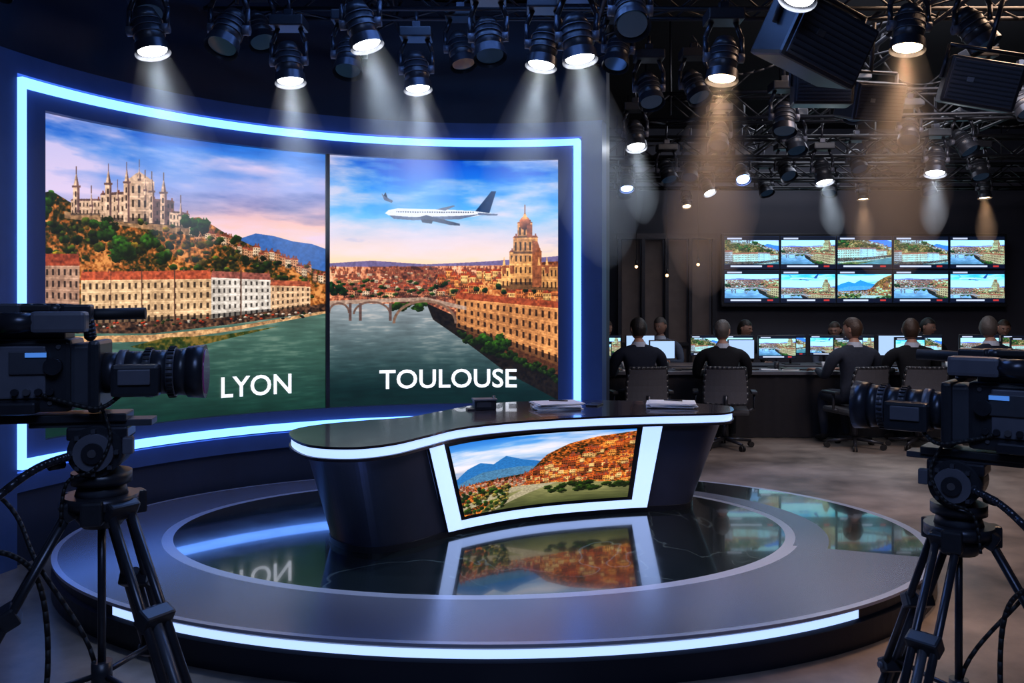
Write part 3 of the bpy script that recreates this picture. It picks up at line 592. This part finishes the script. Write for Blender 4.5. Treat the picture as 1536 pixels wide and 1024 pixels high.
# beam-shaped haze volume added below lit fixtures to make beams show (closed spindle so it thins out at its lower end)
hm=bpy.data.materials.new('beam_haze'); hm.use_nodes=True; nt=hm.node_tree; nt.nodes.clear()
o_=nt.nodes.new('ShaderNodeOutputMaterial'); v_=nt.nodes.new('ShaderNodeVolumeScatter'); v_.inputs['Anisotropy'].default_value=.1; v_.inputs['Density'].default_value=.22
nt.links.new(v_.outputs[0],o_.inputs['Volume'])
cb_=B(); cb_.lathe([(0,0),(.085,.002),(.135,.15),(.19,.32),(.24,.50),(.27,.66),(.27,.80),(.245,.93),(.20,1.05),(.14,1.16),(.07,1.24),(0,1.28)],hm); tmp=cb_.done('beam_haze'); BEAM=tmp.data; bpy.data.objects.remove(tmp)
def lamp(x,y,z,aim=(0,0,-1),kind='w',sc=1.0,power=0,hs=0,zt=3.65,ang=42):
    d=Vector(aim).normalized(); c=Vector((x,y,z)); p=c-d*.15*sc
    b=B(); side=d.cross(Vector((0,1,0.01)));  side=(Vector((1,0,0)) if side.length<.2 else side.normalized())
    side.z*=.3; side.normalize()
    b.cyl(c-d*.27*sc,c-d*.20*sc,.055*sc,BLACK,.085*sc,seg=20); b.cyl(c-d*.20*sc,c-d*.03*sc,.085*sc,BLACK,.082*sc,seg=24)
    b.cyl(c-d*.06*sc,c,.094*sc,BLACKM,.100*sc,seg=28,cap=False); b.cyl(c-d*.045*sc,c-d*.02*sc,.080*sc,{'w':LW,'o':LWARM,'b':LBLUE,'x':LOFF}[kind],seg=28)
    for k in (.11,.15,.19): b.cyl(c-d*(k+.006)*sc,c-d*k*sc,.09*sc,DGREY,seg=20)
    top=p+Vector((0,0,.22*sc))
    for s_ in (-1,1):
        a=p+side*s_*.11*sc; b.cyl(p+side*s_*.08*sc,a+side*s_*.012*sc,.03*sc,GREYP,seg=14)
        b.tube([a,a+Vector((0,0,.12*sc)),top+side*s_*.07*sc],.016*sc,BLACKM)
    b.box(top+Vector((0,0,.025*sc)),(.22*sc,.18*sc,.07*sc),BLACK,rot=(0,0,math.atan2(side.y,side.x)),bev=.01*sc)
    b.box(top+Vector((0,0,.085*sc)),(.06*sc,.05*sc,.06*sc),BLACKM,bev=.005)
    b.cyl(top+Vector((0,0,.08*sc)),(top.x,top.y,max(zt,top.z+.12)),.013,BLACKM,seg=8)
    o=b.done('stage_spotlight')
    if power:
        l=bpy.data.lights.new('beam','SPOT'); l.energy=power; l.spot_size=math.radians(ang); l.spot_blend=1.0; l.shadow_soft_size=.05
        l.color={'w':(.66,.81,1),'o':(1,.58,.32),'b':(.22,.36,1)}[kind]
        lo=bpy.data.objects.new('beam',l); COL.objects.link(lo); lo.location=c+d*.02; lo.rotation_euler=d.to_track_quat('-Z','Y').to_euler(); lo.parent=o
        if hs:
            h=bpy.data.objects.new('lit_haze',BEAM); COL.objects.link(h); h.location=c+d*.005; h.rotation_euler=d.to_track_quat('Z','Y').to_euler(); h.scale=(hs,hs,hs); h.parent=o
W=170
for L in [(-2.07,5,3.07,(.25,-.12,-1),'w',1,W,1),(-1.43,5.6,3.05,(.12,-.15,-1),'w',1,W,1),(-.80,4.8,3.05,(.3,-.1,-1),'w',.95,W,1),(-.65,6.0,3.10,(.1,-.15,-1),'w',1,W,1),
          (.18,5.4,3.10,(-.15,-.15,-1),'w',1,W,1),(.41,5.2,3.08,(.12,-.15,-1),'w',1.08,W,1),(1.33,5.5,3.04,(-.12,-.15,-1),'o',1.05,W,1.1),(2.28,5.0,3.09,(-.15,-.15,-1),'o',1,W,1.1),
          (1.15,8,3.05,(.05,-.35,-1),'w',1,110,.6),(2.67,10,3.03,(0,-.8,-1),'b',.9,110,0),(3.43,9.5,2.93,(.1,-.3,-1),'w',1.05,120,.5),(4.15,8.5,2.88,(-.15,-.25,-1),'w',1.05,120,.5),
          (4.66,11.5,2.98,(0,-.1,-1),'o',.8,90,.5),(6.0,11,2.94,(0,-.1,-1),'o',.85,100,.5),(2.4,10.5,2.94,(.3,-.5,-1),'w',.8,60,0),(1.26,9.5,2.86,(0,-.5,-1),'b',.8,40,0),(2.42,12,2.94,(0,-.4,-1),'o',.65,60,0),(1.30,3.95,3.02,(-.4,-.3,-1),'w',.9,20,0)]:
    lamp(*L)
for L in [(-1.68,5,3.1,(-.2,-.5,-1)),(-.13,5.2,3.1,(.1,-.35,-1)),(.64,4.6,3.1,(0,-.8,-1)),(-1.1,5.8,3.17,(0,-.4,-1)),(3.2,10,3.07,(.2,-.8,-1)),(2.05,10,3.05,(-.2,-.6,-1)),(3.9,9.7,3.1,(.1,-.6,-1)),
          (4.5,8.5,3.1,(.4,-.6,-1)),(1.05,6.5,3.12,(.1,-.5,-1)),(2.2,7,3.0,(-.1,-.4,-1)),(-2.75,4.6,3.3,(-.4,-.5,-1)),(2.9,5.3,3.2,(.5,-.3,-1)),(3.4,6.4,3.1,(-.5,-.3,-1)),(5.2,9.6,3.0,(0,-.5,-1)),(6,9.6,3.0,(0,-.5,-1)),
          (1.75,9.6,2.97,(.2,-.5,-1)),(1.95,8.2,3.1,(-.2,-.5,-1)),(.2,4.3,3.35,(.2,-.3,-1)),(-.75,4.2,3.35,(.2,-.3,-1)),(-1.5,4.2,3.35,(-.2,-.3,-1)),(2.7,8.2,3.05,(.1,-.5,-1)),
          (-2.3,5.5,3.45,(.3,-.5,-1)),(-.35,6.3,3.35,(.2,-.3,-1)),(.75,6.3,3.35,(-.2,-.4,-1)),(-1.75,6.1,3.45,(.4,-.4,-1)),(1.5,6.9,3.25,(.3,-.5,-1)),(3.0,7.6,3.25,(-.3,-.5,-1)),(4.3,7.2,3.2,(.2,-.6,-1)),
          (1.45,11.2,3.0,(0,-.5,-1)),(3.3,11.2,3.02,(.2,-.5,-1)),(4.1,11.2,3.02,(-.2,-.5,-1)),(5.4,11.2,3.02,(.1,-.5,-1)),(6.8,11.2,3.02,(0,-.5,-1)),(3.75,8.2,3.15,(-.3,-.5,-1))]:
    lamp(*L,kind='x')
def speaker(x,y,z,rot,s=1):
    b=B(Matrix.Translation((x,y,z))@Euler(rot).to_matrix().to_4x4()@Matrix.Scale(s,4))
    b.box((0,0,0),(.44,.30,.30),BLACK,bev=.02); b.box((0,-.155,0),(.40,.012,.26),DGREY,bev=.004)
    for i in range(9): b.box((0,-.163,-.11+i*.0275),(.38,.004,.008),BLACK)
    b.box((-.08,-.168,.01),(.04,.004,.03),CHROME)
    for s_ in (-1,1): b.tube([(s_*.235,0,0),(s_*.235,.05,.22)],.014,BLACKM)
    b.tube([(-.235,.05,.22),(.235,.05,.22)],.014,BLACKM); b.tube([(0,.05,.22),(0,.12,.6)],.016,BLACKM)
    b.done('hanging_loudspeaker')
speaker(1.53,4.4,2.96,(.3,.32,.35),1.05); speaker(2.75,5.1,2.92,(.2,.25,-.3),.9); speaker(1.93,5.4,2.98,(.1,.05,-.2),.8); speaker(2.6,6.3,3.1,(.3,0,.2),.9)

# ------------------------------------------------------------------ newsroom
b=B(T(0,13.2,0))
k=13.15/1300
vx0,vx1=315*k,745*k; vz1=1.65+100*k; vz0=1.65-8*k
b.box(((vx0+vx1)/2,.04,(vz0+vz1)/2),(vx1-vx0,.1,vz1-vz0),BLACK,bev=.01)
tw=(vx1-vx0-.06)/5; th=(vz1-vz0-.06)/2
for r in range(2):
    for c in range(5):
        x=vx0+.03+tw*c+.02; z=vz1-.03-th*(r+1)+.02; w=tw-.04; h=th-.04
        b.box((x+w/2,-.012,z+h/2),(w+.02,.02,h+.02),BEZEL)
        b.quad([(x,-.024,z),(x+w,-.024,z),(x+w,-.024,z+h),(x,-.024,z+h)],FE[(c*2+r*3)%6])
b.box(((vx0+vx1)/2,-.03,vz0),(vx1-vx0,.02,.03),BLACKM)
b.done('monitor_video_wall')
b=B()
for x in (1.6,1.95,2.3,2.65,3.0): b.box((x,12.9,1.3),(.05,.08,2.6),BLACKM)
b.box((2.3,12.9,2.6),(1.5,.1,.08),BLACKM); b.box((2.3,12.9,1.0),(1.5,.06,.05),BLACKM)
for x in (1.78,2.12,2.48,2.82): b.box((x,13.0,1.3),(.27,.03,2.5),WOOD)
b.done('partition_screen')
for x,z,y in [(1.75,2.12,12.2),(2.2,2.0,12.3),(2.62,2.15,12.2)]:
    b=B(); b.sph((x,y,z),.022,BULB,seg=10); b.cyl((x,y,z+.02),(x,y,z+.09),.016,BLACK); b.cyl((x,y,z+.08),(x,y,3.3),.004,BLACK,seg=6); b.done('pendant_bulb')
def table(y0,y1,x0,x1,zt,name):
    b=B(); b.box(((x0+x1)/2,(y0+y1)/2,zt-.02),(x1-x0,y1-y0,.04),GREYP,bev=.005)
    n=int((x1-x0)*22); yy=lambda i:y0+.06+.018*math.sin(i*1.7)+.008*math.sin(i*.9)
    for i in range(n):
        xa=x0+.02+(x1-x0-.04)*i/n; xb=x0+.02+(x1-x0-.04)*(i+1)/n
        b.quad([(xa,yy(i)-.01,.01),(xb,yy(i+1)-.01,.01),(xb,yy(i+1)*.3+(y0+.05)*.7,zt-.04),(xa,yy(i)*.3+(y0+.05)*.7,zt-.04)],CLOTH,smooth=True)
    for x in (x0+.03,x1-.03): b.box((x,(y0+y1)/2+.05,zt/2-.01),(.03,y1-y0-.12,zt-.04),CLOTH)
    return b.done(name,weld=True)
TZ=.80
table(10.32,11.0,1.02,8.6,TZ,'newsroom_desk'); table(11.3,11.82,1.02,8.6,TZ,'newsroom_desk')
def monitor(x,y,w,h,m,rz=0,z=TZ):
    b=B(T(x,y,z,rz)); b.box((0,0,.006),(.2,.16,.012),BLACK,bev=.003); b.cyl((0,.02,.01),(0,.03,.14+h/2),.014,BLACKM); zc=.11+h/2
    b.box((0,0,zc),(w,.03,h),BLACK,bev=.006); b.box((0,.025,zc),(w*.5,.03,h*.5),BLACK,bev=.006)
    e=.012; b.quad([(-w/2+e,-.017,zc-h/2+e),(w/2-e,-.017,zc-h/2+e),(w/2-e,-.017,zc+h/2-e),(-w/2+e,-.017,zc+h/2-e)],m); b.done('desktop_monitor')
DIM=mat('screen_white_document',(.1,.12,.15),.3,0,(.42,.62,.95),1.1)
for x,w,h,m,rz in [(1.88,.34,.24,DIM,.15),(2.87,.34,.25,DIM,0),(3.32,.48,.30,FE[2],0),(4.21,.36,.28,FE[0],-.1),(4.98,.40,.28,FE[5],.1),(5.85,.50,.31,FE[2],0),(6.45,.42,.28,FE[4],0),(7.1,.42,.28,FE[0],0),(1.13,.24,.22,FE[3],0)]:
    monitor(x,10.86,w,h,m,rz)
for i,x in enumerate([1.25,1.7,2.55,3.0,3.7,4.15,4.6,5.05,5.5,6.2,6.7,7.2]):
    monitor(x,11.50,.40,.28,[FE[2],DIM,FE[0],FE[3],FE[4],FE[5]][i%6],random.uniform(-.15,.15))
b=B()
for i in range(26):
    x=1.15+i*.28; b.box((x+random.uniform(-.05,.05),10.52+random.uniform(-.01,.08),TZ+.004),(.2,.14,.008),PAPER if i%3 else BLACK,rot=(0,0,random.uniform(-.4,.4)))
for i in range(14):
    x=1.3+i*.5+random.uniform(-.1,.1); b.cyl((x,10.68,TZ),(x,10.68,TZ+.09),.032,random.choice([BLACK,PAPER,DGREY]),.036,seg=12)
for i in range(10):
    x=1.5+i*.66; b.box((x,10.58,TZ+.01),(.36,.13,.018),BLACK,bev=.004)
b.done('desk_papers_and_keyboards')

def chair(x,y,rz,s=1.0):
    b=B(T(x,y,0,rz,s))
    for k in range(5):
        t=k*2*math.pi/5+.3; e=Vector((.29*math.cos(t),.29*math.sin(t),.07)); b.cyl((0,0,.10),e,.022,BLACKM,.014,seg=8)
        n_=Vector((-math.sin(t),math.cos(t),0)); 
        for o in (-.015,.015): b.cyl(e+n_*(o-.008)-Vector((0,0,.04)),e+n_*(o+.008)-Vector((0,0,.04)),.03,RUBBER,seg=14)
    b.cyl((0,0,.08),(0,0,.34),.028,BLACKM); b.cyl((0,0,.32),(0,0,.37),.06,BLACK,.1)
    b.box((0,.0,.397),(.48,.46,.065),SEAT,bev=.028)
    b.tube([(0,-.15,.38),(0,-.29,.43),(0,-.30,.58)],.022,BLACKM)
    n=8
    def q(u,v):
        xx=(u-.5)*2; w=.215*(1-.12*v**3); return Vector((xx*w,-.25-.04*(1-xx*xx)+.02*math.sin(v*3.1)-.04*v,.49+.37*v))
    for i in range(n):
        for j in range(6):
            for off,fl in ((0,0),(.03,1)):
                o=Vector((0,off,0)); ps=[q(i/n,j/6)+o,q((i+1)/n,j/6)+o,q((i+1)/n,(j+1)/6)+o,q(i/n,(j+1)/6)+o]
                b.quad(ps if not fl else ps[::-1],CHB,smooth=True)
    rim=[q(0,0)]+[q(0,k/6) for k in range(1,7)]+[q(k/8,1) for k in range(1,9)]+[q(1,1-k/6) for k in range(1,7)]+[q(1-k/8,0) for k in range(1,9)]
    b.tube([p+Vector((0,.015,0)) for p in rim],.018,BLACK)
    for s_ in (-1,1):
        b.tube([(s_*.2,-.05,.39),(s_*.30,-.05,.42),(s_*.30,-.05,.58)],.014,BLACKM); b.box((s_*.30,0,.592),(.06,.24,.03),BLACK,bev=.01)
    b.done('office_chair')

# ---- people
def skin_mesh(verts,edges,root=0,sub=1):
    me=bpy.data.meshes.new('sk'); me.from_pydata([v[0] for v in verts],edges,[]); o=bpy.data.objects.new('sk',me); COL.objects.link(o)
    m=o.modifiers.new('s','SKIN'); m.use_smooth_shade=True; m.branch_smoothing=.4
    sv=me.skin_vertices[0].data
    for i,v in enumerate(verts):
        r=v[1]; sv[i].radius=r if hasattr(r,'__len__') else (r,r); sv[i].use_root=(i==root)
    m2=o.modifiers.new('u','SUBSURF'); m2.levels=sub; m2.render_levels=sub
    bpy.context.view_layer.update()
    out=bpy.data.meshes.new_from_object(o.evaluated_get(bpy.context.evaluated_depsgraph_get())); bpy.data.objects.remove(o)
    for p in out.polygons: p.use_smooth=True
    return out
def body_mesh(lean=0,armL=(.15,.44,.78),armR=(.15,.44,.78)):
    L=lean
    V=[((0,0,.54),(.18,.14)),((0,L*.3,.68),(.165,.125)),((0,L*.7,.84),(.19,.135)),((0,L,.975),(.19,.12)),((0,L+.015,1.085),(.072,.07)),((0,L+.035,1.165),(.055,.056))]
    E=[(0,1),(1,2),(2,3),(3,4),(4,5)]
    def add(p,r,par): V.append((p,r)); E.append((par,len(V)-1)); return len(V)-1
    for s_,w in ((-1,armL),(1,armR)):
        a=add((s_*.175,L,1.0),(.085,.078),3); a=add((s_*.235,L+.005,.955),(.070,.072),a); a=add((s_*.270,L+.06,.84),(.058,.06),a)
        a=add((s_*.280,L+.11,.745),(.050,.05),a); a=add(((s_*.280+s_*w[0])/2,(L+.11+w[1])/2,(.745+w[2])/2),(.043,.043),a); a=add((s_*w[0],w[1],w[2]),(.030,.028),a)
        h=add((s_*.095,.03,.525),(.105,.092),0); h=add((s_*.12,.22,.525),(.086,.082),h); h=add((s_*.13,.40,.515),(.064,.064),h)
        h=add((s_*.13,.41,.35),(.058,.058),h); h=add((s_*.13,.37,.14),(.044,.044),h); h=add((s_*.13,.37,.055),(.042,.04),h); h=add((s_*.135,.46,.04),(.042,.033),h); h=add((s_*.14,.53,.034),(.03,.024),h)
    me=skin_mesh(V,E,0,2)
    for m in (SUIT,SKIN,RUBBER): me.materials.append(m)
    for p in me.polygons:
        c=p.center; p.material_index=1 if (c.z>1.085 and abs(c.x)<.1) else (2 if c.z<.10 else 0)
    return me
def hand_mesh(sgn,w):
    x,y,z=sgn*w[0],w[1],w[2]; V=[((x,y-.02,z),.024)]; E=[]
    def add(p,r,par): V.append((p,r)); E.append((par,len(V)-1)); return len(V)-1
    pm=add((x,y+.04,z),(.036,.016),0); pk=add((x,y+.075,z+.004),(.038,.014),pm)
    for i,(dx,L) in enumerate([(-.03,.072),(-.010,.085),(.011,.08),(.031,.06)]):
        L=L if sgn>0 else [.06,.08,.085,.072][i]
        f=add((x+dx,y+.09,z+.006),.0095,pk); f=add((x+dx*1.1,y+.09+L*.45,z+.004),.009,f); f=add((x+dx*1.15,y+.09+L*.8,z-.012),.008,f); f=add((x+dx*1.15,y+.09+L,z-.026),.007,f)
    t=add((x-sgn*.038,y+.045,z-.004),.012,pm); t=add((x-sgn*.06,y+.075,z-.010),.010,t); t=add((x-sgn*.062,y+.10,z-.018),.0085,t)
    me=skin_mesh(V,E,0,1); me.materials.append(SKIN); return me
def head_mesh(hair,style):
    b=B()
    vs=bmesh.ops.create_uvsphere(b.bm,u_segments=36,v_segments=28,radius=1)['verts']; b.fin(vs,SKIN,True)
    g=lambda a,w:math.exp(-(a/w)**2)
    for v in vs:
        x,y,z=v.co; X=x*.082; Y=y*.100; Z=z*.120
        if z<0: X*=1-.30*min(1,-z)**1.8; Y*=1-.12*(-z) if y>0 else 1-.30*(-z)
        if y>0:
            Y+=.024*g(x,.13)*g(z+.16,.15)+.010*g(x,.10)*g(z-.02,.16); Y-=.010*(g(x-.36,.16)+g(x+.36,.16))*g(z-.06,.11)
            Y+=.006*g(x,.5)*g(z-.22,.08)+.007*g(x,.28)*g(z+.50,.09)+.010*g(x,.3)*g(z+.82,.16)-.004*g(x,.3)*g(z+.64,.06)
        v.co=(X,Y,Z)
    for s_ in (-1,1):
        b.sph((s_*.030,.081,.008),(.0115,.0115,.007),EYE,seg=12); b.sph((s_*.030,.0905,.008),(.0052,.003,.0050),IRIS,seg=10)
        b.box((s_*.031,.095,.024),(.03,.008,.005),hair,rot=(0,s_*.12,0),bev=.002)
        b.sph((s_*.083,-.004,-.006),(.010,.019,.031),SKIN,rot=(0,s_*.2,s_*.25),seg=14); b.sph((s_*.089,-.002,-.006),(.004,.011,.02),SKIN,seg=10)
    b.sph((0,.094,-.056),(.021,.005,.004),LIP,seg=12); b.sph((0,.092,-.062),(.018,.005,.0045),LIP,seg=12)
    vs=bmesh.ops.create_uvsphere(b.bm,u_segments=40,v_segments=30,radius=1)['verts']; b.fin(vs,hair,True); kill=[]
    for v in vs:
        x,y,z=v.co; n_=.03*math.sin(11*x+5*z)*math.cos(9*y+7*z)
        k=1.09+n_*.6
        low=-.62 if style==0 else -1.3
        if (y>.30 and z<.42) or (y>-.12 and z<.18 and style==0) or z<low or (style==1 and y>.1 and z<.3): kill.append(v)
        X=x*.082*k*1.02; Y=y*.100*k-.003; Z=z*.120*k+.002
        if z<0 and style==0: X*=1-.22*(-z); Y*=1-.22*(-z)
        if style==1 and z<0: X*=1.08; Z*=1.25
        v.co=(X,Y,Z)
    bmesh.ops.delete(b.bm,geom=kill,context='VERTS')
    me=bpy.data.meshes.new('head'); b.bm.to_mesh(me); b.bm.free()
    for m in b.mats: me.materials.append(m)
    return me
HM={(h,s_):head_mesh(HAIRS[h],s_) for h,s_ in [(0,0),(1,0),(2,0),(0,1),(1,1)]}
POSES=[dict(lean=.04,armL=(.15,.43,.79),armR=(.15,.43,.79)),dict(lean=.12,armL=(.08,.45,.79),armR=(.22,.42,.79)),dict(lean=-.03,armL=(.20,.41,.79),armR=(.10,.43,.79))]
BM=[(body_mesh(**p),hand_mesh(-1,p['armL']),hand_mesh(1,p['armR']),p['lean']) for p in POSES]
def person(x,y,rz,pose,hair,style,turn=0,nod=0,s=1.05,suit=None):
    M=T(x,y,0,rz,s); e=empty('seated_person',M); bm_,hl,hr,L=BM[pose]
    def ch(name,me,loc=(0,0,0),rot=(0,0,0)):
        o=bpy.data.objects.new(name,me); COL.objects.link(o); o.parent=e; o.location=loc; o.rotation_euler=rot; return o
    o=ch('body',bm_)
    if suit: o.material_slots[0].link='OBJECT'; o.material_slots[0].material=suit
    ch('left_hand',hl); ch('right_hand',hr); ch('head',HM[(hair,style)],(0,L+.05,1.245),(nod,0,turn))
    b=B(); 
    for k in range(20):
        t=k*math.pi/10;t2=(k+1)*math.pi/10
        z0,z1,r0,r1=1.065,1.115,.088,.066
        b.quad([(r0*math.cos(t),r0*math.sin(t)+L+.015,z0),(r0*math.cos(t2),r0*math.sin(t2)+L+.015,z0),(r1*math.cos(t2),r1*math.sin(t2)+L+.015,z1),(r1*math.cos(t),r1*math.sin(t)+L+.015,z1)],SHIRT,smooth=True)
    b.done('collar',parent=e)
FY=9.74
for x,p,h,st,tn,nd,su,cr,rz,s in [(1.44,0,0,0,.3,-.1,None,.15,.10,1.06),(2.38,1,2,0,-.55,-.12,SUIT2,-.2,-.14,1.04),(3.84,2,1,0,.6,-.15,SUIT3,.5,.16,1.06),(4.55,1,1,0,-.3,-.05,SUIT2,-.25,-.08,1.05),(5.42,0,2,0,-.8,0,None,-.1,.1,1.07),(6.5,2,0,0,.2,0,None,.1,0,1.04)]:
    person(x,FY,rz,p,h,st,tn,nd,s,su); chair(x,FY-.03,rz+cr*.25,1.06)
for x,p,h,st,tn,s,su in [(1.32,0,1,0,.5,1.0,SUIT2),(2.12,1,2,0,-.5,1.03,SUIT4),(3.30,0,0,1,.6,1.0,SUIT2),(4.62,2,1,1,-.4,.98,SUIT4),(5.85,1,0,0,.5,1.02,SUIT2),(7.0,0,1,0,-.2,1.0,SUIT3)]:
    person(x,12.42,math.pi+tn*.3,p,h,st,tn,-.2,s,su); chair(x,12.47,math.pi+tn*.3,1.03)

# ------------------------------------------------------------------ soft fill lights added under the ceiling, without fixtures
def area(name,loc,rot,sz,e,col):
    l=bpy.data.lights.new(name,'AREA'); l.energy=e; l.size=sz; l.color=col; o=bpy.data.objects.new(name,l); COL.objects.link(o); o.location=loc; o.rotation_euler=rot; return o
area('added_fill_stage',(-.3,4.6,4.2),(0,0,0),2.0,80,(.15,.34,1))
area('added_fill_newsroom',(3.8,7.4,4.2),(math.radians(35),0,0),2.5,110,(.75,.80,1))
area('added_fill_newsroom',(4.2,11.2,4.2),(0,0,0),2.5,60,(.8,.85,1))
area('added_fill_floor',(3.6,6.0,4.2),(0,0,0),1.5,140,(1,.64,.42))
area('added_fill_front',(0,.2,4.2),(math.radians(32),0,0),2,95,(.34,.50,1))

w=bpy.data.worlds.new('world'); scene.world=w; w.use_nodes=True; w.node_tree.nodes['Background'].inputs[0].default_value=(.01,.015,.03,1)

cam=bpy.data.cameras.new('camera'); cam.sensor_width=36; cam.lens=36*1300/1536; cam.shift_y=-62/1536; cam.clip_start=.05
co=bpy.data.objects.new('camera',cam); COL.objects.link(co); co.location=(0,0,1.65); co.rotation_euler=(math.radians(90),0,0); scene.camera=co
